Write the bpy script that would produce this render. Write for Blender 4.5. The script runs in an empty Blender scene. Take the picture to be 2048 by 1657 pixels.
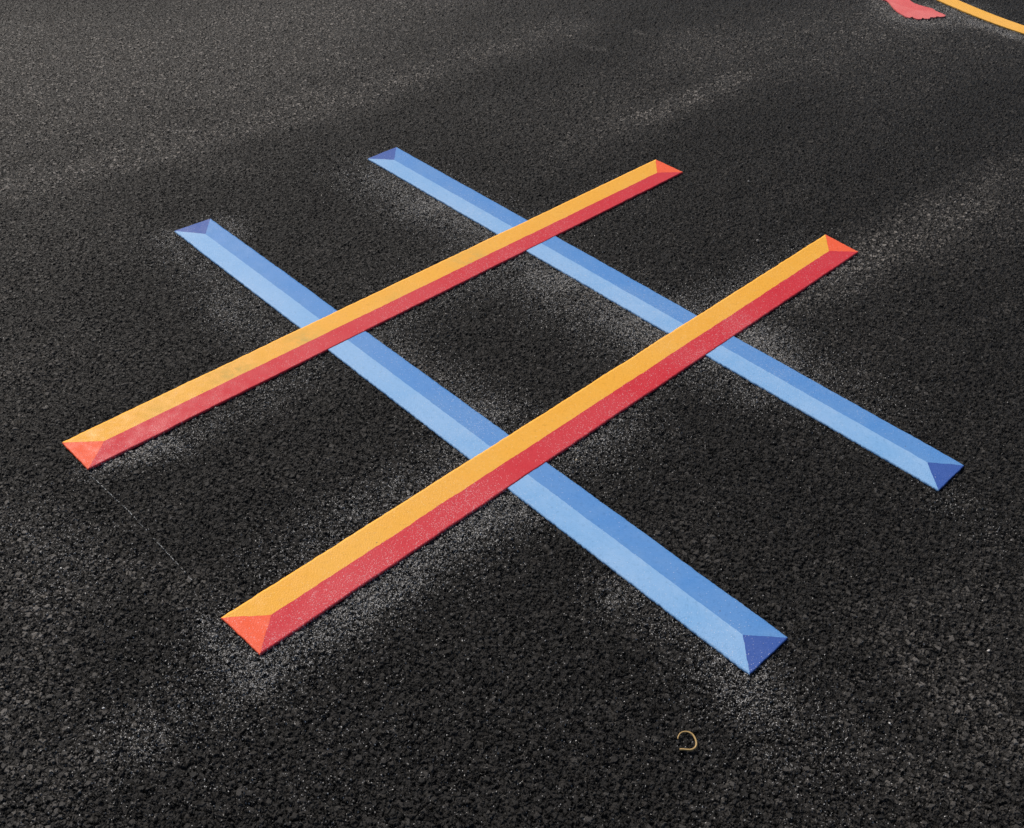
import bpy, math, random
import numpy as np
from mathutils import Matrix, Vector, noise

# ------------------------------------------------------------------ camera, sky, sun, exposure
sc = bpy.context.scene
C = sc.collection
cd = bpy.data.cameras.new('camera')
cam = bpy.data.objects.new('camera', cd)
C.objects.link(cam)
sc.camera = cam
cd.sensor_fit = 'HORIZONTAL'
cd.sensor_width = 36.0
cd.lens = 35.611
cd.clip_start = 0.05
cd.clip_end = 500.0
r_ = Vector((0.99902, 0.02933, 0.03322)).normalized()
f_ = Vector((0.0, 0.74968, -0.66180)).normalized()
u_ = r_.cross(f_).normalized()
M = Matrix((r_, u_, -f_)).transposed().to_4x4()
M.translation = Vector((0, 0, 1.55))
cam.matrix_world = M

SUN_AZ = math.radians(-38)      # measured from +Y towards +X
SUN_EL = math.radians(40)
w = bpy.data.worlds.new('World')
sc.world = w
w.use_nodes = True
wn = w.node_tree
sky = wn.nodes.new('ShaderNodeTexSky')
sky.sky_type = 'NISHITA'
sky.sun_disc = False
sky.sun_elevation = SUN_EL
sky.sun_rotation = SUN_AZ
sky.dust_density = 3.0
bg = wn.nodes['Background']
wn.links.new(sky.outputs[0], bg.inputs[0])
bg.inputs[1].default_value = 0.09
ld = bpy.data.lights.new('sun', 'SUN')
ld.energy = 3.0
ld.angle = math.radians(1.5)
ld.color = (1.0, 0.95, 0.88)
sun = bpy.data.objects.new('sun', ld)
C.objects.link(sun)
sd = Vector((math.sin(SUN_AZ) * math.cos(SUN_EL), math.cos(SUN_AZ) * math.cos(SUN_EL), math.sin(SUN_EL)))
sun.rotation_euler = sd.to_track_quat('Z', 'Y').to_euler()
sc.view_settings.view_transform = 'Standard'
sc.view_settings.look = 'None'
sc.view_settings.exposure = 0.22
sc.view_settings.gamma = 1.0
sc.cycles.sample_clamp_direct = 4.0
sc.cycles.sample_clamp_indirect = 3.0

# ------------------------------------------------------------------ dusting of glass beads, pale dryness and painted far-left sheen
STROKES = [('b',-0.4316,1.0538,-0.0062,1.4673,0.045,0.8),
 ('b',-0.4658,1.0467,-0.5837,0.9017,0.075,0.5),
 ('b',-0.5287,1.1195,-0.4435,1.0269,0.06,0.5),
 ('b',-0.395,1.0504,-0.237,1.2169,0.065,0.45),
 ('b',-0.294,1.2137,-0.0055,1.4459,0.085,0.42),
 ('b',-0.8892,1.5315,-0.7592,1.6027,0.04,0.9),
 ('b',-0.7592,1.6027,-0.4667,1.8857,0.06,0.35),
 ('b',-0.4094,1.3199,-0.0896,1.6298,0.09,0.42),
 ('b',-0.3012,1.2623,-0.3012,1.2623,0.1,0.2),
 ('b',-0.0909,1.4766,0.0357,1.4699,0.08,0.5),
 ('b',-0.3358,1.994,-0.0746,1.7657,0.08,0.55),
 ('b',-0.0269,1.734,-0.0709,1.697,0.1,0.35),
 ('b',-0.9687,2.4322,-0.7353,2.1575,0.08,0.42),
 ('b',-0.8708,2.5493,-0.8154,2.4988,0.05,0.5),
 ('b',-0.7025,2.0717,-0.5287,1.9597,0.09,0.3),
 ('b',-0.4456,2.8578,-0.1181,2.5855,0.12,0.65),
 ('b',-0.2859,2.657,-0.1636,2.6099,0.1,0.4),
 ('b',0.0734,2.3633,0.3709,2.1086,0.13,0.75),
 ('b',0.1273,2.2238,0.2827,2.1455,0.12,0.4),
 ('b',0.5821,2.1459,0.659,1.9849,0.07,0.85),
 ('b',0.6248,2.0847,0.8056,1.8613,0.12,0.35),
 ('b',0.4609,1.9907,0.5722,1.9012,0.09,0.6),
 ('b',0.4871,2.2283,0.8324,2.5015,0.09,0.42),
 ('b',0.9317,2.4319,0.707,2.2683,0.1,0.1),
 ('b',0.2246,1.2548,0.4338,1.0831,0.07,0.4),
 ('b',0.4474,1.0522,0.5194,0.9561,0.1,0.27),
 ('b',0.4664,1.0023,0.6001,0.9316,0.17,0.08),
 ('b',0.9501,1.5403,0.9987,1.4567,0.07,0.16),
 ('b',-0.9356,1.3419,-0.8172,1.233,0.1,0.22),
 ('b',-0.581,0.8925,-0.3219,0.8506,0.2,0.07),
 ('b',-0.1732,0.9899,0.1714,0.8564,0.3,0.03),
 ('b',0.1217,1.6597,0.3301,1.9034,0.06,0.35),
 ('b',0.1433,1.6128,0.2586,1.7018,0.1,0.3),
 ('b',0.0286,2.57,0.1165,2.6339,0.08,0.3),
 ('b',0.2398,2.7626,0.3375,2.8648,0.08,0.22),
 ('b',1.5649,4.7812,1.6075,4.5049,0.12,0.6),
 ('b',1.6203,4.3893,1.8954,4.4512,0.09,0.6),
 ('b',1.8387,4.5511,1.9206,4.6038,0.1,0.6),
 ('b',1.9307,4.4264,2.0547,4.2889,0.05,1.1),
 ('b',-0.1213,1.4603,-0.1519,1.3349,0.1,0.3),
 ('b',-0.0545,2.4552,-0.303,2.1456,0.12,0.25),
 ('b',-0.3363,2.0991,-0.0525,2.4036,0.05,0.2),
 ('t',-1.7819,2.5129,-1.1259,2.9957,0.1,0.8),
 ('t',-1.1259,2.9957,-0.7018,3.3582,0.09,0.8),
 ('t',-0.7018,3.3582,0.188,4.1906,0.12,0.6),
 ('t',-1.6569,2.9105,-0.9811,3.4327,0.2,0.2),
 ('t',-1.9361,3.5938,-1.0602,3.7867,0.6,0.7),  # broad far-left strokes: sheen towards the sun, painted as pale tone
 ('t',-0.92,4.059,-0.3624,4.6638,0.5,0.55),
 ('t',-1.6176,2.8145,-1.4114,3.3874,0.4,0.35),
 ('t',-1.4945,2.1905,-1.283,2.4061,0.3,0.3),
 ('t',0.3818,3.3285,0.8055,3.7465,0.045,0.8),
 ('t',0.2215,3.1981,1.8424,4.5637,0.12,0.22),
 ('t',0.6944,3.689,0.8062,3.7512,0.022,1.6),
 ('t',0.4575,3.4078,0.6382,3.6031,0.022,0.9),
 ('t',-1.5704,2.6989,-1.1574,2.9927,0.03,0.5),
 ('t',0.2238,3.9724,0.2922,3.9498,0.02,0.7),
 ('t',0.4328,4.154,0.4623,4.1359,0.015,0.8),
 ('t',0.9676,2.4655,1.4362,2.8681,0.03,0.4),
 ('t',0.2639,3.437,0.68,3.9836,0.2,0.25),
 ('t',0.7806,3.995,1.6318,4.5989,0.25,0.5),
 ('t',1.2346,3.8021,1.9465,4.3429,0.25,0.3),
 ('t',0.9375,2.4579,1.6764,3.1033,0.1,0.62),
 ('t',0.7343,2.2704,1.0438,2.5454,0.05,0.25),
 ('t',0.6914,2.1761,0.9604,2.4342,0.06,0.25),
 ('t',1.1773,2.5563,1.5646,2.7876,0.15,0.25),
 ('t',-1.1074,1.4145,-0.867,1.1125,0.14,0.4),
 ('t',-0.8578,0.9551,-0.7352,0.8133,0.12,0.5),
 ('t',-0.7875,1.2596,-0.561,1.2108,0.06,0.3),
 ('t',-0.592,0.9296,-0.7034,0.8148,0.06,0.3),
 ('t',0.8476,1.0417,0.9122,0.9468,0.1,0.35),
 ('t',0.672,0.8802,0.7565,0.8843,0.05,0.3),
 ('t',0.7933,1.168,0.9488,1.2707,0.12,0.2),
 ('t',0.2612,1.2205,0.3983,1.4211,0.1,0.15),
 ('t',1.9507,4.3886,2.0602,4.2568,0.035,1.6),
 ('t',1.8768,4.4606,1.9651,4.3676,0.03,1.0),
 ('t',1.5452,4.7461,1.601,4.5221,0.06,1.0),
 ('t',1.7837,4.4378,1.875,4.4197,0.06,0.7),
 ('t',1.7921,4.6187,1.8499,4.5889,0.05,0.7),
 ('t',0.5806,2.1349,0.6515,2.0144,0.035,0.9),
 ('t',-0.4146,2.8606,-0.1654,2.6384,0.06,0.4),
 ('t',0.0872,2.3397,0.3465,2.1284,0.07,0.5),
 ('t',-0.3358,1.994,-0.2272,1.9026,0.05,0.5),
 ('t',-0.8812,1.5397,-0.7977,1.5842,0.025,0.8),
 ('t',-1.0125,2.8707,-0.8822,2.8501,0.05,0.35),
 ('t',-1.2287,1.7228,-1.1148,1.8783,0.2,0.25),
 ('t',0.0863,3.112,-0.0861,3.2817,0.2,0.15),]

def field(X, Y, kind):
    """soft strokes of dust, pale dryness or painted sheen at world positions, in metres"""
    out = np.zeros_like(X)
    for k, x0, y0, x1, y1, rad, st in STROKES:
        if k != kind:
            continue
        dx, dy = x1 - x0, y1 - y0
        L2 = dx * dx + dy * dy + 1e-9
        t = np.clip(((X - x0) * dx + (Y - y0) * dy) / L2, 0, 1)
        d2 = (X - x0 - t * dx) ** 2 + (Y - y0 - t * dy) ** 2
        out = out + st * np.exp(-d2 / (rad * rad) * 1.2)
    return out

# ------------------------------------------------------------------ node helpers
class NT:
    def __init__(s, mat):
        mat.use_nodes = True
        s.t = mat.node_tree
        s.t.nodes.clear()
    def n(s, typ, **kw):
        nd = s.t.nodes.new(typ)
        for k, v in kw.items():
            setattr(nd, k, v)
        return nd
    def set(s, sock, v):
        if isinstance(v, bpy.types.NodeSocket):
            s.t.links.new(v, sock)
        else:
            sock.default_value = v
    def math(s, op, a, b=0.0, c=0.0, clamp=False):
        nd = s.n('ShaderNodeMath', operation=op, use_clamp=clamp)
        s.set(nd.inputs[0], a); s.set(nd.inputs[1], b); s.set(nd.inputs[2], c)
        return nd.outputs[0]
    def ramp(s, v, a, b, c=0.0, d=1.0, smooth=True):
        nd = s.n('ShaderNodeMapRange', interpolation_type='SMOOTHSTEP' if smooth else 'LINEAR')
        s.set(nd.inputs[0], v)
        for i, q in enumerate((a, b, c, d)):
            s.set(nd.inputs[i + 1], q)
        return nd.outputs[0]
    def mix(s, f, a, b, mode='MIX'):
        nd = s.n('ShaderNodeMix', data_type='RGBA', blend_type=mode)
        s.set(nd.inputs[0], f); s.set(nd.inputs[6], a); s.set(nd.inputs[7], b)
        return nd.outputs[2]
    def noise(s, vec, scale, detail=2.0, rough=0.5, off=None):
        nd = s.n('ShaderNodeTexNoise')
        s.set(nd.inputs['Vector'], vec)
        nd.inputs['Scale'].default_value = scale
        nd.inputs['Detail'].default_value = detail
        nd.inputs['Roughness'].default_value = rough
        return nd
    def vor(s, vec, scale, feature='F1', rnd=1.0):
        nd = s.n('ShaderNodeTexVoronoi', feature=feature, voronoi_dimensions='2D')
        s.set(nd.inputs['Vector'], vec)
        nd.inputs['Scale'].default_value = scale
        nd.inputs['Randomness'].default_value = rnd
        return nd
    def sep(s, col):
        nd = s.n('ShaderNodeSeparateColor')
        s.set(nd.inputs[0], col)
        return nd.outputs
    def warp(s, vec, scale, amt):
        n1 = s.noise(vec, scale, 2.0)
        a = s.n('ShaderNodeVectorMath', operation='SUBTRACT')
        s.set(a.inputs[0], n1.outputs['Color']); a.inputs[1].default_value = (0.5, 0.5, 0.5)
        b = s.n('ShaderNodeVectorMath', operation='SCALE')
        s.set(b.inputs[0], a.outputs[0]); b.inputs['Scale'].default_value = amt
        c = s.n('ShaderNodeVectorMath', operation='ADD')
        s.set(c.inputs[0], vec); s.set(c.inputs[1], b.outputs[0])
        return c.outputs[0]

def RGB(*c):
    return (c[0], c[1], c[2], 1.0)

def asphalt_material():
    m = bpy.data.materials.new('asphalt')
    T = NT(m)
    geo = T.n('ShaderNodeNewGeometry')
    tc = T.n('ShaderNodeTexCoord')
    P = tc.outputs['Object']
    mp = T.n('ShaderNodeMapping')
    T.set(mp.inputs['Vector'], P)
    mp.inputs['Rotation'].default_value = (0, 0, 0.6)
    W = T.warp(mp.outputs[0], 170.0, 0.0075)
    big = T.vor(W, 82.0); bigE = T.vor(W, 82.0, 'DISTANCE_TO_EDGE')
    sm = T.vor(W, 155.0); smE = T.vor(W, 155.0, 'DISTANCE_TO_EDGE')
    bs = T.sep(big.outputs['Color']); ss = T.sep(sm.outputs['Color'])
    # a third of the larger cells are real coarse chippings, the rest is fine aggregate
    isbig = T.ramp(bs[0], 0.68, 0.72)
    hb = T.math('MULTIPLY', T.ramp(bigE.outputs['Distance'], 0.0, 0.22), T.ramp(bs[1], 0, 1, 0.75, 1.0))
    hs = T.math('MULTIPLY', T.ramp(smE.outputs['Distance'], 0.0, 0.28), T.ramp(ss[1], 0, 1, 0.15, 1.0))
    h = T.n('ShaderNodeMix', data_type='FLOAT')
    T.set(h.inputs[0], isbig); T.set(h.inputs[2], hs); T.set(h.inputs[3], hb)
    lowf = T.noise(P, 38.0, 3.0, 0.6).outputs['Fac']
    h1 = T.math('ADD', T.math('MULTIPLY', h.outputs[0], 0.72), T.math('MULTIPLY', lowf, 0.35))
    fine = T.noise(P, 700.0, 3.0, 0.6).outputs['Fac']
    # open voids between the chippings
    vn = T.noise(W, 112.0, 2.5, 0.55).outputs['Fac']
    void = T.ramp(vn, 0.50, 0.39)
    h2 = T.math('SUBTRACT', T.math('ADD', h1, T.math('MULTIPLY', fine, 0.22)), T.math('MULTIPLY', void, 0.75))
    disp = T.n('ShaderNodeDisplacement')
    T.set(disp.inputs['Height'], h2)
    disp.inputs['Midlevel'].default_value = 1.14
    disp.inputs['Scale'].default_value = 0.0050
    # stone colours: bitumen black with paler worn chippings
    att = T.n('ShaderNodeAttribute', attribute_name='dust')
    dust = T.sep(att.outputs['Color'])
    beads, dry = dust[0], dust[1]
    mixv = T.n('ShaderNodeMix', data_type='FLOAT')
    T.set(mixv.inputs[0], isbig); T.set(mixv.inputs[2], ss[2]); T.set(mixv.inputs[3], bs[2])
    rnd = mixv.outputs[0]
    mott = T.noise(P, 6.0, 4.0, 0.65).outputs['Fac']
    stone = T.mix(T.ramp(rnd, 0.1, 1.0), RGB(0.0072, 0.0066, 0.0060), RGB(0.0315, 0.0288, 0.0262))
    stone = T.mix(T.math('MULTIPLY', T.ramp(rnd, 0.93, 0.99), 0.45), stone, RGB(0.075, 0.070, 0.064))
    stone = T.mix(T.ramp(mott, 0.35, 0.7, 0.0, 0.25), stone, RGB(0.030, 0.028, 0.026))
    stone = T.mix(T.math('MULTIPLY', void, 0.8), stone, RGB(0.003, 0.003, 0.003))
    top = T.ramp(h2, 0.35, 0.95)
    dry_sheen_f = T.math('MULTIPLY', dry, T.math('ADD', T.math('MULTIPLY', top, 1.0), 0.1), clamp=True)
    dry_sheen_f = T.math('MULTIPLY', dry_sheen_f, T.ramp(rnd, 0.0, 1.0, 0.26, 1.0))
    stone = T.mix(dry_sheen_f, stone, RGB(0.225, 0.205, 0.184))  # pale dryness, including the sheen painted in at far left
    # glass beads and paint dust: tiny pale specks whose number follows the dusting
    def specks(scale, gain, size):
        v = T.vor(P, scale)
        s = T.sep(v.outputs['Color'])
        thr = T.math('SUBTRACT', 1.0, T.math('MULTIPLY', beads, gain))
        on = T.math('GREATER_THAN', s[0], thr)
        disc = T.math('LESS_THAN', v.outputs['Distance'], size)
        return T.math('MULTIPLY', on, disc), s[1]
    s1, b1 = specks(520.0, 0.52, 0.42)
    s2, b2 = specks(300.0, 0.11, 0.28)
    sp = T.math('MAXIMUM', T.math('MULTIPLY', s1, T.ramp(b1, 0, 1, 0.25, 0.9)), s2)
    haze = T.math('MULTIPLY', T.math('MULTIPLY', beads, top), 0.21, clamp=True)
    col = T.mix(haze, stone, RGB(0.22, 0.205, 0.19))
    col = T.mix(sp, col, RGB(0.50, 0.49, 0.475))
    bs_ = T.n('ShaderNodeBsdfPrincipled')
    T.set(bs_.inputs['Base Color'], col)
    T.set(bs_.inputs['Roughness'], T.ramp(rnd, 0, 1, 0.55, 0.85))
    bs_.inputs['Specular IOR Level'].default_value = 0.17
    out = T.n('ShaderNodeOutputMaterial')
    T.set(out.inputs['Surface'], bs_.outputs[0])
    T.set(out.inputs['Displacement'], disp.outputs[0])
    m.displacement_method = 'BOTH'
    return m

def paint_material(name, c, c2, rough=0.55, beadgain=0.35, beadcol=(0.75, 0.72, 0.72), smudge=None, mot=0.5):
    m = bpy.data.materials.new(name)
    T = NT(m)
    tc = T.n('ShaderNodeTexCoord')
    P = tc.outputs['Object']
    n1 = T.noise(P, 5.0, 3.0, 0.55).outputs['Fac']
    n2 = T.noise(P, 130.0, 3.0, 0.65).outputs['Fac']
    n3 = T.noise(P, 28.0, 4.0, 0.7).outputs['Fac']
    f = T.math('ADD', T.ramp(n1, 0.35, 0.65, 0.0, 0.6), T.math('MULTIPLY', T.ramp(n3, 0.4, 0.75), 0.4))
    col = T.mix(T.math('MULTIPLY', f, mot, clamp=True), RGB(*c), RGB(*c2))
    col = T.mix(T.ramp(n2, 0.45, 0.75, 0.0, 0.16), col, RGB(*[min(1, q * 1.15 + 0.035) for q in c]))
    col = T.mix(T.ramp(n2, 0.25, 0.5, 0.12, 0.0), col, RGB(*[q * 0.45 for q in c]))
    att = T.n('ShaderNodeAttribute', attribute_name='dust')
    d = T.sep(att.outputs['Color'])
    v = T.vor(P, 520.0)
    s = T.sep(v.outputs['Color'])
    thr = T.math('SUBTRACT', 0.993, T.math('MULTIPLY', d[0], beadgain))
    on = T.math('MULTIPLY', T.math('GREATER_THAN', s[0], thr), T.math('LESS_THAN', v.outputs['Distance'], 0.4))
    col = T.mix(T.math('MULTIPLY', on, T.ramp(s[1], 0, 1, 0.15, 0.55)), col, RGB(*beadcol))
    col = T.mix(T.math('MULTIPLY', d[0], 0.03, clamp=True), col, RGB(0.6, 0.55, 0.58))
    # odd dark grit pressed into the film
    g = T.vor(P, 47.0)
    gs = T.sep(g.outputs['Color'])
    go = T.math('MULTIPLY', T.math('GREATER_THAN', gs[0], 0.988), T.math('LESS_THAN', g.outputs['Distance'], T.math('MULTIPLY', gs[1], 0.09)))
    col = T.mix(T.math('MULTIPLY', go, 0.6), col, RGB(0.08, 0.06, 0.05))
    if smudge:
        col = T.mix(T.math('MULTIPLY', d[1], T.ramp(n3, 0.35, 0.7)), col, RGB(*smudge))
    # open pores where the coarser voids of the road telegraph through
    vn = T.noise(T.warp(P, 170.0, 0.0075), 112.0, 2.5, 0.55).outputs['Fac']
    col = T.mix(T.ramp(vn, 0.42, 0.30, 0.0, 0.17), col, RGB(*[q * 0.4 for q in c]))
    # the film follows the aggregate below it
    W = T.warp(P, 260.0, 0.0045)
    e = T.vor(W, 190.0, 'DISTANCE_TO_EDGE')
    hh = T.math('ADD', T.math('MULTIPLY', T.ramp(e.outputs['Distance'], 0, 0.3), 0.5), n2)
    bump = T.n('ShaderNodeBump')
    bump.inputs['Strength'].default_value = 0.3
    bump.inputs['Distance'].default_value = 0.0011
    T.set(bump.inputs['Height'], hh)
    b = T.n('ShaderNodeBsdfPrincipled')
    T.set(b.inputs['Base Color'], col)
    T.set(b.inputs['Roughness'], T.ramp(n3, 0.3, 0.7, rough - 0.12, rough + 0.12))
    b.inputs['Specular IOR Level'].default_value = 0.18
    T.set(b.inputs['Normal'], bump.outputs[0])
    out = T.n('ShaderNodeOutputMaterial')
    T.set(out.inputs['Surface'], b.outputs[0])
    return m

def plain_material(name, c, rough, scale=300.0, var=0.3):
    m = bpy.data.materials.new(name)
    T = NT(m)
    tc = T.n('ShaderNodeTexCoord')
    n = T.noise(tc.outputs['Object'], scale, 2.0).outputs['Fac']
    col = T.mix(n, RGB(*[q * (1 - var) for q in c]), RGB(*[min(1, q * (1 + var)) for q in c]))
    b = T.n('ShaderNodeBsdfPrincipled')
    T.set(b.inputs['Base Color'], col)
    b.inputs['Roughness'].default_value = rough
    out = T.n('ShaderNodeOutputMaterial')
    T.set(out.inputs['Surface'], b.outputs[0])
    return m

# ------------------------------------------------------------------ mesh helpers
def grid_mesh(name, X, Y, Z, mask_r=None, mask_g=None):
    """X, Y, Z: arrays rows x cols -> quad sheet"""
    nr, nc = X.shape
    me = bpy.data.meshes.new(name)
    co = np.stack([X, Y, Z], -1).reshape(-1, 3).astype(np.float32)
    idx = np.arange(nr * nc, dtype=np.int32).reshape(nr, nc)
    q = np.stack([idx[:-1, :-1], idx[:-1, 1:], idx[1:, 1:], idx[1:, :-1]], -1).reshape(-1, 4)
    me.vertices.add(len(co)); me.vertices.foreach_set('co', co.ravel())
    me.loops.add(q.size); me.loops.foreach_set('vertex_index', q.ravel())
    me.polygons.add(len(q))
    me.polygons.foreach_set('loop_start', np.arange(0, q.size, 4, dtype=np.int32))
    me.polygons.foreach_set('loop_total', np.full(len(q), 4, dtype=np.int32))
    me.update(calc_edges=True)
    if mask_r is not None:
        a = me.attributes.new('dust', 'FLOAT_COLOR', 'POINT')
        cc = np.zeros((len(co), 4), np.float32)
        cc[:, 0] = mask_r.ravel(); cc[:, 3] = 1
        if mask_g is not None:
            cc[:, 1] = mask_g.ravel()
        a.data.foreach_set('color', cc.ravel())
    return me

def link(name, me, mat, parent=None, smooth=False):
    o = bpy.data.objects.new(name, me)
    C.objects.link(o)
    if mat:
        me.materials.append(mat)
    if parent:
        o.parent = parent
    if smooth:
        me.polygons.foreach_set('use_smooth', np.ones(len(me.polygons), bool))
    return o

def tag(o, label=None, cat=None, group=None, kind=None):
    for k, v in (('label', label), ('category', cat), ('group', group), ('kind', kind)):
        if v:
            o[k] = v
    return o

def empty(name, loc, label, cat, group=None):
    o = bpy.data.objects.new(name, None)
    o.empty_display_size = 0.1
    C.objects.link(o)
    o.location = loc
    return tag(o, label, cat, group)

# value noise in numpy, used for ragged edges
_rng = np.random.RandomState(7)
_tab = _rng.rand(256, 256, 2) * 2 - 1
def vnoise(X, Y, scale):
    x = X * scale + 1000; y = Y * scale + 1000
    ix = np.floor(x).astype(int); iy = np.floor(y).astype(int)
    fx = (x - ix)[..., None]; fy = (y - iy)[..., None]
    fx = fx * fx * (3 - 2 * fx); fy = fy * fy * (3 - 2 * fy)
    g = lambda a, b: _tab[a % 256, b % 256]
    return (g(ix, iy) * (1 - fx) + g(ix + 1, iy) * fx) * (1 - fy) + (g(ix, iy + 1) * (1 - fx) + g(ix + 1, iy + 1) * fx) * fy

def ragged(X, Y, a=1.0):
    d = 0.0007 * vnoise(X, Y, 14.0) + 0.0006 * vnoise(X, Y, 60.0) + 0.0006 * vnoise(X, Y, 170.0)
    return X + a * d[..., 0], Y + a * d[..., 1]

# ------------------------------------------------------------------ asphalt sheet
def smoothfield(X, Y):
    b = field(X, Y, 'b'); t = field(X, Y, 't')
    nb = vnoise(X, Y, 9.0)[..., 0] * 0.5 + vnoise(X, Y, 23.0)[..., 1] * 0.35 + vnoise(X, Y, 50.0)[..., 0] * 0.25
    b = 0.84 * b * np.clip(1 + 0.9 * nb, 0.1, 2) + 0.003 + 0.012 * np.clip(vnoise(X, Y, 2.3)[..., 1], 0, 1)
    nt = vnoise(X, Y, 3.1)[..., 0] * 0.3 + vnoise(X, Y, 11.0)[..., 1] * 0.3 + vnoise(X, Y, 31.0)[..., 0] * 0.2
    c, sn = math.cos(0.72), math.sin(0.72)
    U, V = X * c + Y * sn, -X * sn + Y * c       # roller direction
    band = vnoise(U * 0.8, V * 5.0, 1.0)[..., 0] * 0.6 + vnoise(U * 2.5, V * 13.0, 1.0)[..., 1] * 0.4
    t = t + 0.13 * np.clip(band + 0.15, 0, 1)
    t = t * np.clip(1.05 + 0.5 * nt, 0.3, 2) + 0.05 * np.clip(nt + 0.3, 0, 1)
    return np.clip(b, 0, 1), np.clip(t, 0, 1)

NR, NCOL = 1750, 1700
# rows spaced closer together near the viewer, where the grain shows largest
yy = 1.0 / np.linspace(1 / 0.95, 1 / 5.95, NR)
yy = yy - 0.42
rows = np.concatenate([[-150, -40, -10, -3, -1, 0, 0.4], yy, [6.0, 7, 9, 14, 30, 80, 200]])
us = np.linspace(-1, 1, NCOL)
us = np.concatenate([[-150, -60, -20, -8, -4, -2.2, -1.4], us, [1.4, 2.2, 4, 8, 20, 60, 150]])
hw = np.clip(0.62 + 0.47 * rows, 0.72, 3.5)
GX = us[None, :] * hw[:, None]
GY = np.repeat(rows[:, None], len(us), 1)
gb, gt = smoothfield(GX, GY)
me = grid_mesh('asphalt', GX, GY, np.zeros_like(GX), gb, gt)
ground = link('asphalt', me, asphalt_material(), smooth=True)
tag(ground, kind='structure')

# ------------------------------------------------------------------ painted bars
MATS = {
    'yellow': paint_material('yellow_paint', (0.80, 0.375, 0.034), (0.80, 0.44, 0.085), beadgain=0.10, beadcol=(0.9, 0.7, 0.4), smudge=(0.42, 0.33, 0.10)),
    'red': paint_material('red_paint', (0.56, 0.020, 0.033), (0.58, 0.060, 0.072), beadgain=0.2),
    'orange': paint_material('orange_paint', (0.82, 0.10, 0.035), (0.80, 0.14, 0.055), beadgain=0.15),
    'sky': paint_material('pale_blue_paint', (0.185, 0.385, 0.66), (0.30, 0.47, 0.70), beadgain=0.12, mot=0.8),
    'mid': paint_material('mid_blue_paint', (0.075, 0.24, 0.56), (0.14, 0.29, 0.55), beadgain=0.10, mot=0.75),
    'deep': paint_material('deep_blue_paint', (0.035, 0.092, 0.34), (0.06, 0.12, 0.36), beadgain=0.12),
    'pink': paint_material('pink_red_paint', (0.68, 0.105, 0.10), (0.74, 0.20, 0.185), beadgain=0.2, mot=1.0),
    'arc': paint_material('amber_paint', (0.86, 0.43, 0.055), (0.88, 0.48, 0.13), beadgain=0.1),
}

def patch(name, quad, ztop, mat, parent, org, nu, nv, amp=1.0, smudges=(), outer='tblr'):
    """one facet: bilinear patch between four corners (a, b along one long side; d, c along the other) with a skirt to the ground"""
    a, b, c, d = [np.array(q, float) for q in quad]
    s = np.linspace(0, 1, nu)[None, :, None]; t = np.linspace(0, 1, nv)[:, None, None]
    Pq = (a * (1 - s) + b * s) * (1 - t) + (d * (1 - s) + c * s) * t
    X, Y = ragged(Pq[..., 0], Pq[..., 1], amp)
    Z = np.full_like(X, ztop)
    # border ring rolls over slightly, then drops into the asphalt
    Zs = ztop - 0.0045
    def pad(Aq): return np.pad(Aq, 1, mode='edge')
    X, Y, Z = pad(X), pad(Y), pad(Z)
    # only sides that end on bare asphalt or under another film get a skirt; t = first long side, b = second, l, r = ends
    if 't' in outer: Z[0, :] = Zs
    else: X, Y, Z = X[1:], Y[1:], Z[1:]
    if 'b' in outer: Z[-1, :] = Zs
    else: X, Y, Z = X[:-1], Y[:-1], Z[:-1]
    if 'l' in outer: Z[:, 0] = Zs
    else: X, Y, Z = X[:, 1:], Y[:, 1:], Z[:, 1:]
    if 'r' in outer: Z[:, -1] = Zs
    else: X, Y, Z = X[:, :-1], Y[:, :-1], Z[:, :-1]
    gb, gt = smoothfield(X, Y)
    sm = np.zeros_like(X)
    for x, y, r, k in smudges:
        sm = np.maximum(sm, k * np.exp(-((X - x) ** 2 + (Y - y) ** 2) / r ** 2))
    me = grid_mesh(name, X - org[0], Y - org[1], Z, np.clip(gb, 0, 1), sm)
    return link(name, me, mat, parent)

def lerp(a, b, t):
    return (a[0] + (b[0] - a[0]) * t, a[1] + (b[1] - a[1]) * t)

def seg_t(p, q, a, b):
    """parameter along p-q where it meets the line a-b"""
    d = (q[0] - p[0], q[1] - p[1]); e = (b[0] - a[0], b[1] - a[1])
    den = d[0] * e[1] - d[1] * e[0]
    return ((a[0] - p[0]) * e[1] - (a[1] - p[1]) * e[0]) / den

# each bar: far/left side line p0-p1, near/right side line q0-q1, ridge r0-r1
A = dict(p0=(-0.9830, 1.5946), q0=(-0.8988, 1.5156), q1=(0.5132, 2.9621), p1=(0.4309, 3.0391), r0=(-0.8933, 1.6052), r1=(0.4288, 2.9494))
B = dict(p0=(-0.5241, 1.1459), q0=(-0.4350, 1.0696), q1=(0.9772, 2.5265), p1=(0.9000, 2.6155), r0=(-0.4329, 1.1572), r1=(0.8917, 2.5249))
Cb = dict(q0=(-0.9825, 2.4765), p0=(-0.8991, 2.5525), p1=(0.5342, 1.1587), q1=(0.4496, 1.0733), r0=(-0.8923, 2.4690), r1=(0.4489, 1.1603))
D = dict(q0=(-0.4969, 2.9589), p0=(-0.4156, 3.0461), p1=(1.0146, 1.6490), q1=(0.9332, 1.5678), r0=(-0.4128, 2.9580), r1=(0.9323, 1.6544))
ZO, ZB = 0.0011, 0.0008

def clip_corner(corner, n1, n2, r=0.006):
    """points just short of a corner on both edges (the corners of the film are slightly rounded)"""
    def st(n):
        L = math.dist(corner, n)
        return lerp(corner, n, r / L)
    return st(n1), st(n2)

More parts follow.
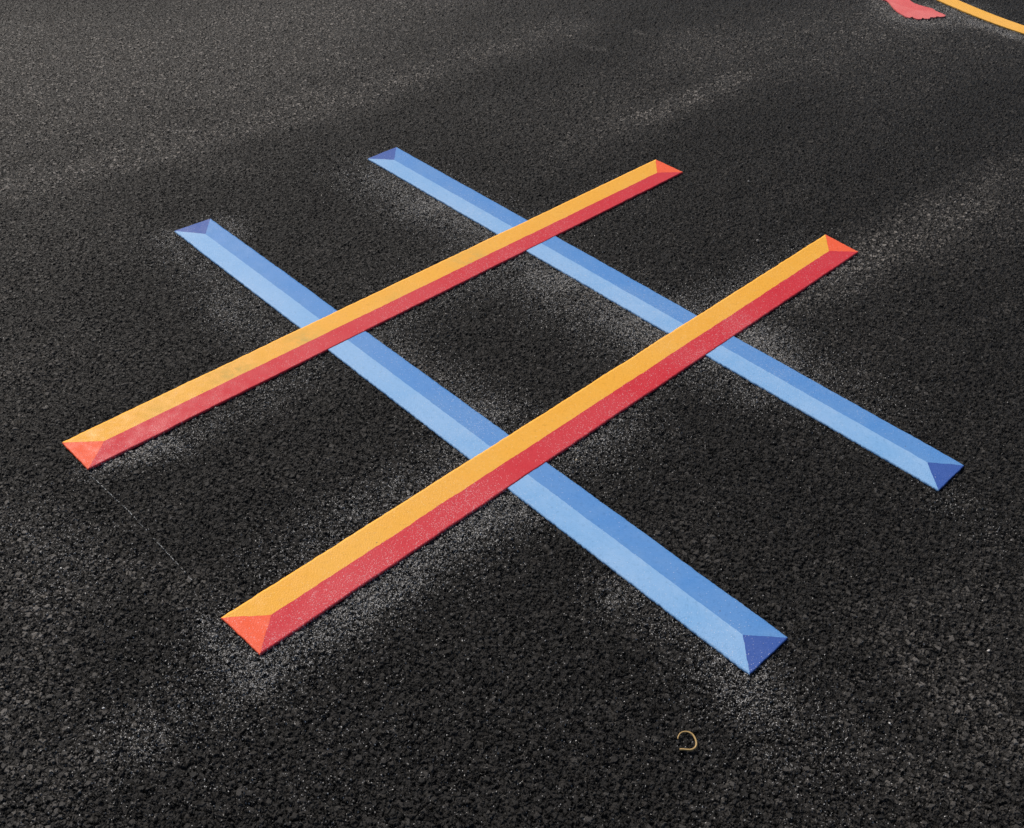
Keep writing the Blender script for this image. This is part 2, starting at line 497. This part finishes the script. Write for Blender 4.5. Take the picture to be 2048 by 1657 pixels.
def orange_bar(K, label, smudges=()):
    org = lerp(lerp(K['p0'], K['q0'], .5), lerp(K['p1'], K['q1'], .5), .5)
    e = empty('painted_bar', (org[0], org[1], 0), label, 'painted bar', 'yellow and red bars of the painted grid')
    patch('yellow_stripe', (K['p0'], K['p1'], K['r1'], K['r0']), ZO, MATS['yellow'], e, org, 700, 14, smudges=smudges, outer='t')
    patch('red_stripe', (K['r0'], K['r1'], K['q1'], K['q0']), ZO, MATS['red'], e, org, 700, 14, outer='b')
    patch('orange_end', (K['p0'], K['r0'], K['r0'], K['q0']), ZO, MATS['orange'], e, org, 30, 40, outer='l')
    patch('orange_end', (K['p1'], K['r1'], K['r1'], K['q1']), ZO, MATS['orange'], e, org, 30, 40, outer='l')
    return e

def blue_bar(K, label):
    org = lerp(lerp(K['p0'], K['q0'], .5), lerp(K['p1'], K['q1'], .5), .5)
    e = empty('painted_bar', (org[0], org[1], 0), label, 'painted bar', 'blue bars of the painted grid')
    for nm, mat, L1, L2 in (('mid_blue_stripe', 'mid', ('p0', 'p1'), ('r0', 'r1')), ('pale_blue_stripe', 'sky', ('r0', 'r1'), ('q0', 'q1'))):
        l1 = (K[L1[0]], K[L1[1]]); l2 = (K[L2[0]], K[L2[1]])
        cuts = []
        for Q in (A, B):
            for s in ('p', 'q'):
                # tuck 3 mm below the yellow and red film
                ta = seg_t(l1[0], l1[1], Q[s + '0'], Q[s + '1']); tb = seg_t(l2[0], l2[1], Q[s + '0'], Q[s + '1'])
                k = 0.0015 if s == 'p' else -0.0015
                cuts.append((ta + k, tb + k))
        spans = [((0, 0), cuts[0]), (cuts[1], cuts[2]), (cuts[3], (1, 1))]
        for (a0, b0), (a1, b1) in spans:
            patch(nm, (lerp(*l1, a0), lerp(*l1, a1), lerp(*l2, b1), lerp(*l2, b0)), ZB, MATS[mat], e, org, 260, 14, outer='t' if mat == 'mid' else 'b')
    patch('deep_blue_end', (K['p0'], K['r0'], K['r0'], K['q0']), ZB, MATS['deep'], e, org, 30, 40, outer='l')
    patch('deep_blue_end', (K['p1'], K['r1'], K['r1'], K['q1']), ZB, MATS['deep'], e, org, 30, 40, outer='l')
    return e

SM_A = [(-0.66, 1.85, 0.06, 0.7), (-0.52, 1.985, 0.045, 0.8), (-0.13, 2.39, 0.05, 0.7), (-0.80, 1.70, 0.05, 0.35), (-0.3, 2.2, 0.05, 0.3)]
orange_bar(A, 'painted yellow and red bar farther back, its yellow side smudged greenish', SM_A)
orange_bar(B, 'painted yellow and red bar nearest the viewer, its red side flecked white')
blue_bar(Cb, 'painted two-tone blue bar on the left, its near tip closest to the bent twig')
blue_bar(D, 'painted two-tone blue bar on the right, reaching nearest the pink-red shape')

# ------------------------------------------------------------------ other painted shapes at the far right
def flat_shape(name, pts, ztop, mat, label, cat, closed_ragged=0.5):
    import bmesh
    cx = sum(p[0] for p in pts) / len(pts); cy = sum(p[1] for p in pts) / len(pts)
    dense = []
    n = len(pts)
    for i in range(n):
        a, b = pts[i], pts[(i + 1) % n]
        k = max(1, int(math.dist(a, b) / 0.004))
        for j in range(k):
            dense.append(lerp(a, b, j / k))
    P = np.array(dense)
    X, Y = ragged(P[:, 0], P[:, 1], closed_ragged)
    bm = bmesh.new()
    top = [bm.verts.new((x - cx, y - cy, ztop)) for x, y in zip(X, Y)]
    bot = [bm.verts.new((x - cx, y - cy, ztop - 0.0045)) for x, y in zip(X, Y)]
    bm.faces.new(top)
    m = len(top)
    for i in range(m):
        j = (i + 1) % m
        bm.faces.new((top[i], bot[i], bot[j], top[j]))
    bmesh.ops.triangulate(bm, faces=[f for f in bm.faces if len(f.verts) > 4])
    bmesh.ops.recalc_face_normals(bm, faces=bm.faces)
    me = bpy.data.meshes.new(name)
    bm.to_mesh(me); bm.free()
    o = link(name, me, mat)
    o.location = (cx, cy, 0)
    return tag(o, label, cat)

foot = [(1.5706, 4.7956), (1.5665, 4.7069), (1.5687, 4.6533), (1.583, 4.6423), (1.5884, 4.6186), (1.5892, 4.5768), (1.5938, 4.536), (1.5997, 4.501), (1.6106, 4.4721), (1.6223, 4.4465), (1.6317, 4.4407), (1.6480, 4.4545), (1.649, 4.4438), (1.6613, 4.4284), (1.6807, 4.4327), (1.6902, 4.4480), (1.6939, 4.4383), (1.7077, 4.4379), (1.7202, 4.4434), (1.7270, 4.4600), (1.7427, 4.458), (1.753, 4.4623), (1.7570, 4.4735), (1.771, 4.4674), (1.7916, 4.4749), (1.8015, 4.4902), (1.7965, 4.5047), (1.7858, 4.5186), (1.7726, 4.5374), (1.7662, 4.5674), (1.7442, 4.5823), (1.7199, 4.6033), (1.7024, 4.6222), (1.6946, 4.6424), (1.6907, 4.6632), (1.698, 4.7344), (1.691, 4.811)]
flat_shape('painted_shape', foot, 0.0012, MATS['pink'], 'pink-red painted foot shape with scalloped toes beside the yellow curve', 'painted shape')
lo = np.polyfit([1.8182, 1.8634, 1.915, 1.9637, 2.0145, 2.081], [4.6845, 4.6054, 4.5292, 4.4499, 4.3826, 4.3161], 2)
arc = [(x, float(np.polyval(lo, x))) for x in np.linspace(1.74, 2.19, 60)]
w0 = 0.088
lo1 = np.polyder(lo)
back = []
for x in np.linspace(2.19, 1.74, 60):
    g = float(np.polyval(lo1, x)); y = float(np.polyval(lo, x)); L = math.hypot(1, g)
    back.append((x - g / L * w0, y + w0 / L))
arc = arc + back
flat_shape('painted_curve', arc, 0.0012, MATS['arc'], 'amber painted curved line on the asphalt, past the pink-red foot shape', 'painted line')

# ------------------------------------------------------------------ broken chalk snap line
def chalk():
    import bmesh
    rnd = random.Random(5)
    pts = [(-0.8958, 1.5067), (-0.8539, 1.4706), (-0.7729, 1.3996), (-0.7009, 1.3291), (-0.6306, 1.2623), (-0.5674, 1.1984)]
    org = (-0.73, 1.35)
    bm = bmesh.new()
    for a, b in zip(pts[:-1], pts[1:]):
        L = math.dist(a, b); n = int(L / 0.0022)
        dx, dy = (b[0] - a[0]) / L, (b[1] - a[1]) / L
        for i in range(n):
            s = i / n
            x, y = lerp(a, b, s)
            dens = 0.36 + 0.7 * noise.noise((x * 30, y * 30, 3.0))
            if rnd.random() > dens:
                continue
            x += rnd.gauss(0, 0.0005); y += rnd.gauss(0, 0.0005)
            l = rnd.uniform(0.0006, 0.0018); wd = rnd.uniform(0.0003, 0.0008)
            z = rnd.uniform(-0.0004, 0.0003)
            vs = []
            k = 6
            for q in range(k):
                t = q / k * 2 * math.pi
                ex, ey = l * math.cos(t) * rnd.uniform(.8, 1.2), wd * math.sin(t) * rnd.uniform(.8, 1.2)
                vs.append((x + dx * ex - dy * ey - org[0], y + dy * ex + dx * ey - org[1]))
            tv = [bm.verts.new((p[0], p[1], z + 0.0002)) for p in vs]
            bv = [bm.verts.new((p[0], p[1], z - 0.0015)) for p in vs]
            bm.faces.new(tv)
            for q in range(k):
                bm.faces.new((tv[q], bv[q], bv[(q + 1) % k], tv[(q + 1) % k]))
    me = bpy.data.meshes.new('chalk_line')
    bm.to_mesh(me); bm.free()
    o = link('chalk_line', me, plain_material('chalk', (0.42, 0.42, 0.40), 0.9))
    o.location = (org[0], org[1], 0)
    tag(o, 'thin broken white chalk line running between the left ends of the yellow and red bars', 'chalk line')
chalk()

# ------------------------------------------------------------------ bent twig
def twig():
    pts = [(0.3071, 0.937), (0.3079, 0.9405), (0.3106, 0.9455), (0.3147, 0.9492), (0.3199, 0.9507), (0.3249, 0.9506), (0.3297, 0.9485), (0.3337, 0.9449), (0.336, 0.9398), (0.3374, 0.935), (0.3378, 0.9295), (0.3366, 0.9246), (0.3336, 0.9204), (0.3296, 0.9178), (0.3252, 0.9169), (0.3203, 0.917), (0.3141, 0.9174), (0.3085, 0.9172)]
    org = Vector((0.322, 0.934, 0.0))
    P = [Vector((x, y, 0.0)) for x, y in pts]
    # Catmull-Rom through the points
    path = []
    for i in range(len(P) - 1):
        p0 = P[max(i - 1, 0)]; p1 = P[i]; p2 = P[i + 1]; p3 = P[min(i + 2, len(P) - 1)]
        for j in range(6):
            t = j / 6
            path.append(0.5 * ((2 * p1) + (p2 - p0) * t + (2 * p0 - 5 * p1 + 4 * p2 - p3) * t * t + (3 * p1 - p0 - 3 * p2 + p3) * t ** 3))
    path.append(P[-1])
    n = len(path)
    vs = []; fs = []
    K = 10
    for i, p in enumerate(path):
        s = i / (n - 1)
        d = (path[min(i + 1, n - 1)] - path[max(i - 1, 0)]).normalized()
        side = Vector((-d.y, d.x, 0))
        r = 0.0010 + 0.00065 * min(1, s * 2.2) + 0.0001 * noise.noise((i * 0.4, 0, 0))
        if s > 0.93: r *= 1.12
        z = 0.0014 + 0.0012 * math.sin(s * 3.1) + 0.0003 * noise.noise((i * 0.15, 4, 0))
        for k in range(K):
            a = 2 * math.pi * k / K
            vs.append(p - org + side * (r * math.cos(a)) + Vector((0, 0, z + r * math.sin(a))))
    for i in range(n - 1):
        for k in range(K):
            k2 = (k + 1) % K
            fs.append((i * K + k, i * K + k2, (i + 1) * K + k2, (i + 1) * K + k))
    fs.append(tuple(range(K))[::-1]); fs.append(tuple(range((n - 1) * K, n * K)))
    me = bpy.data.meshes.new('bent_twig')
    me.from_pydata([tuple(v) for v in vs], [], fs)
    o = link('bent_twig', me, plain_material('dry_tan_twig', (0.40, 0.26, 0.095), 0.6, 400.0, 0.2), smooth=True)
    o.location = org
    tag(o, 'small tan twig bent into an open loop, lying alone on the asphalt', 'twig')
twig()

# ------------------------------------------------------------------ loose stone chips
def chip(x, y, r, c, seed, label):
    import bmesh
    bm = bmesh.new()
    bmesh.ops.create_icosphere(bm, subdivisions=2, radius=1.0)
    for v in bm.verts:
        k = 1 + 0.45 * noise.noise(v.co * 1.1 + Vector((seed * 7.3, 0, 0)))
        v.co = Vector((v.co.x * k * r * 1.25, v.co.y * k * r * 0.85, v.co.z * k * r * 0.6))
    me = bpy.data.meshes.new('stone_chip')
    bm.to_mesh(me); bm.free()
    o = link('stone_chip', me, plain_material('pale_stone', c, 0.8, 500.0, 0.25))
    o.location = (x, y, r * 0.35)
    o.rotation_euler = (0.2, 0.1, seed * 1.3)
    tag(o, label, 'stone chip', 'loose stone chips on the asphalt')

CHIPS = [
    ((0.1466, 1.6114), 0.0030, (0.34, 0.28, 0.20), 'tan stone chip just right of the lower left crossing, below the red stripe'),
    ((-0.8588, 1.2467), 0.0018, (0.62, 0.60, 0.56), 'white stone chip on dark asphalt, left of the thin chalk line'),
    ((0.9066, 1.1493), 0.0026, (0.40, 0.38, 0.36), 'pale grey stone chip near the right edge, below the right blue bar'),
    ((0.6811, 0.9863), 0.0019, (0.60, 0.58, 0.55), 'small whitish stone chip to the right of the bent twig'),
    ((-0.6771, 0.9476), 0.0018, (0.62, 0.60, 0.57), 'white stone chip at the lower left, below the orange tip of the near bar'),
    ((0.6916, 2.5650), 0.0042, (0.16, 0.15, 0.14), 'grey stone chip between the right ends of the two yellow and red bars'),
    ((0.7174, 2.9216), 0.0022, (0.5, 0.48, 0.45), 'small white stone chip to the right of the far yellow and red bar tip'),
]
for i, (p, r, c, l) in enumerate(CHIPS):
    chip(p[0], p[1], r, c, i + 1, l)
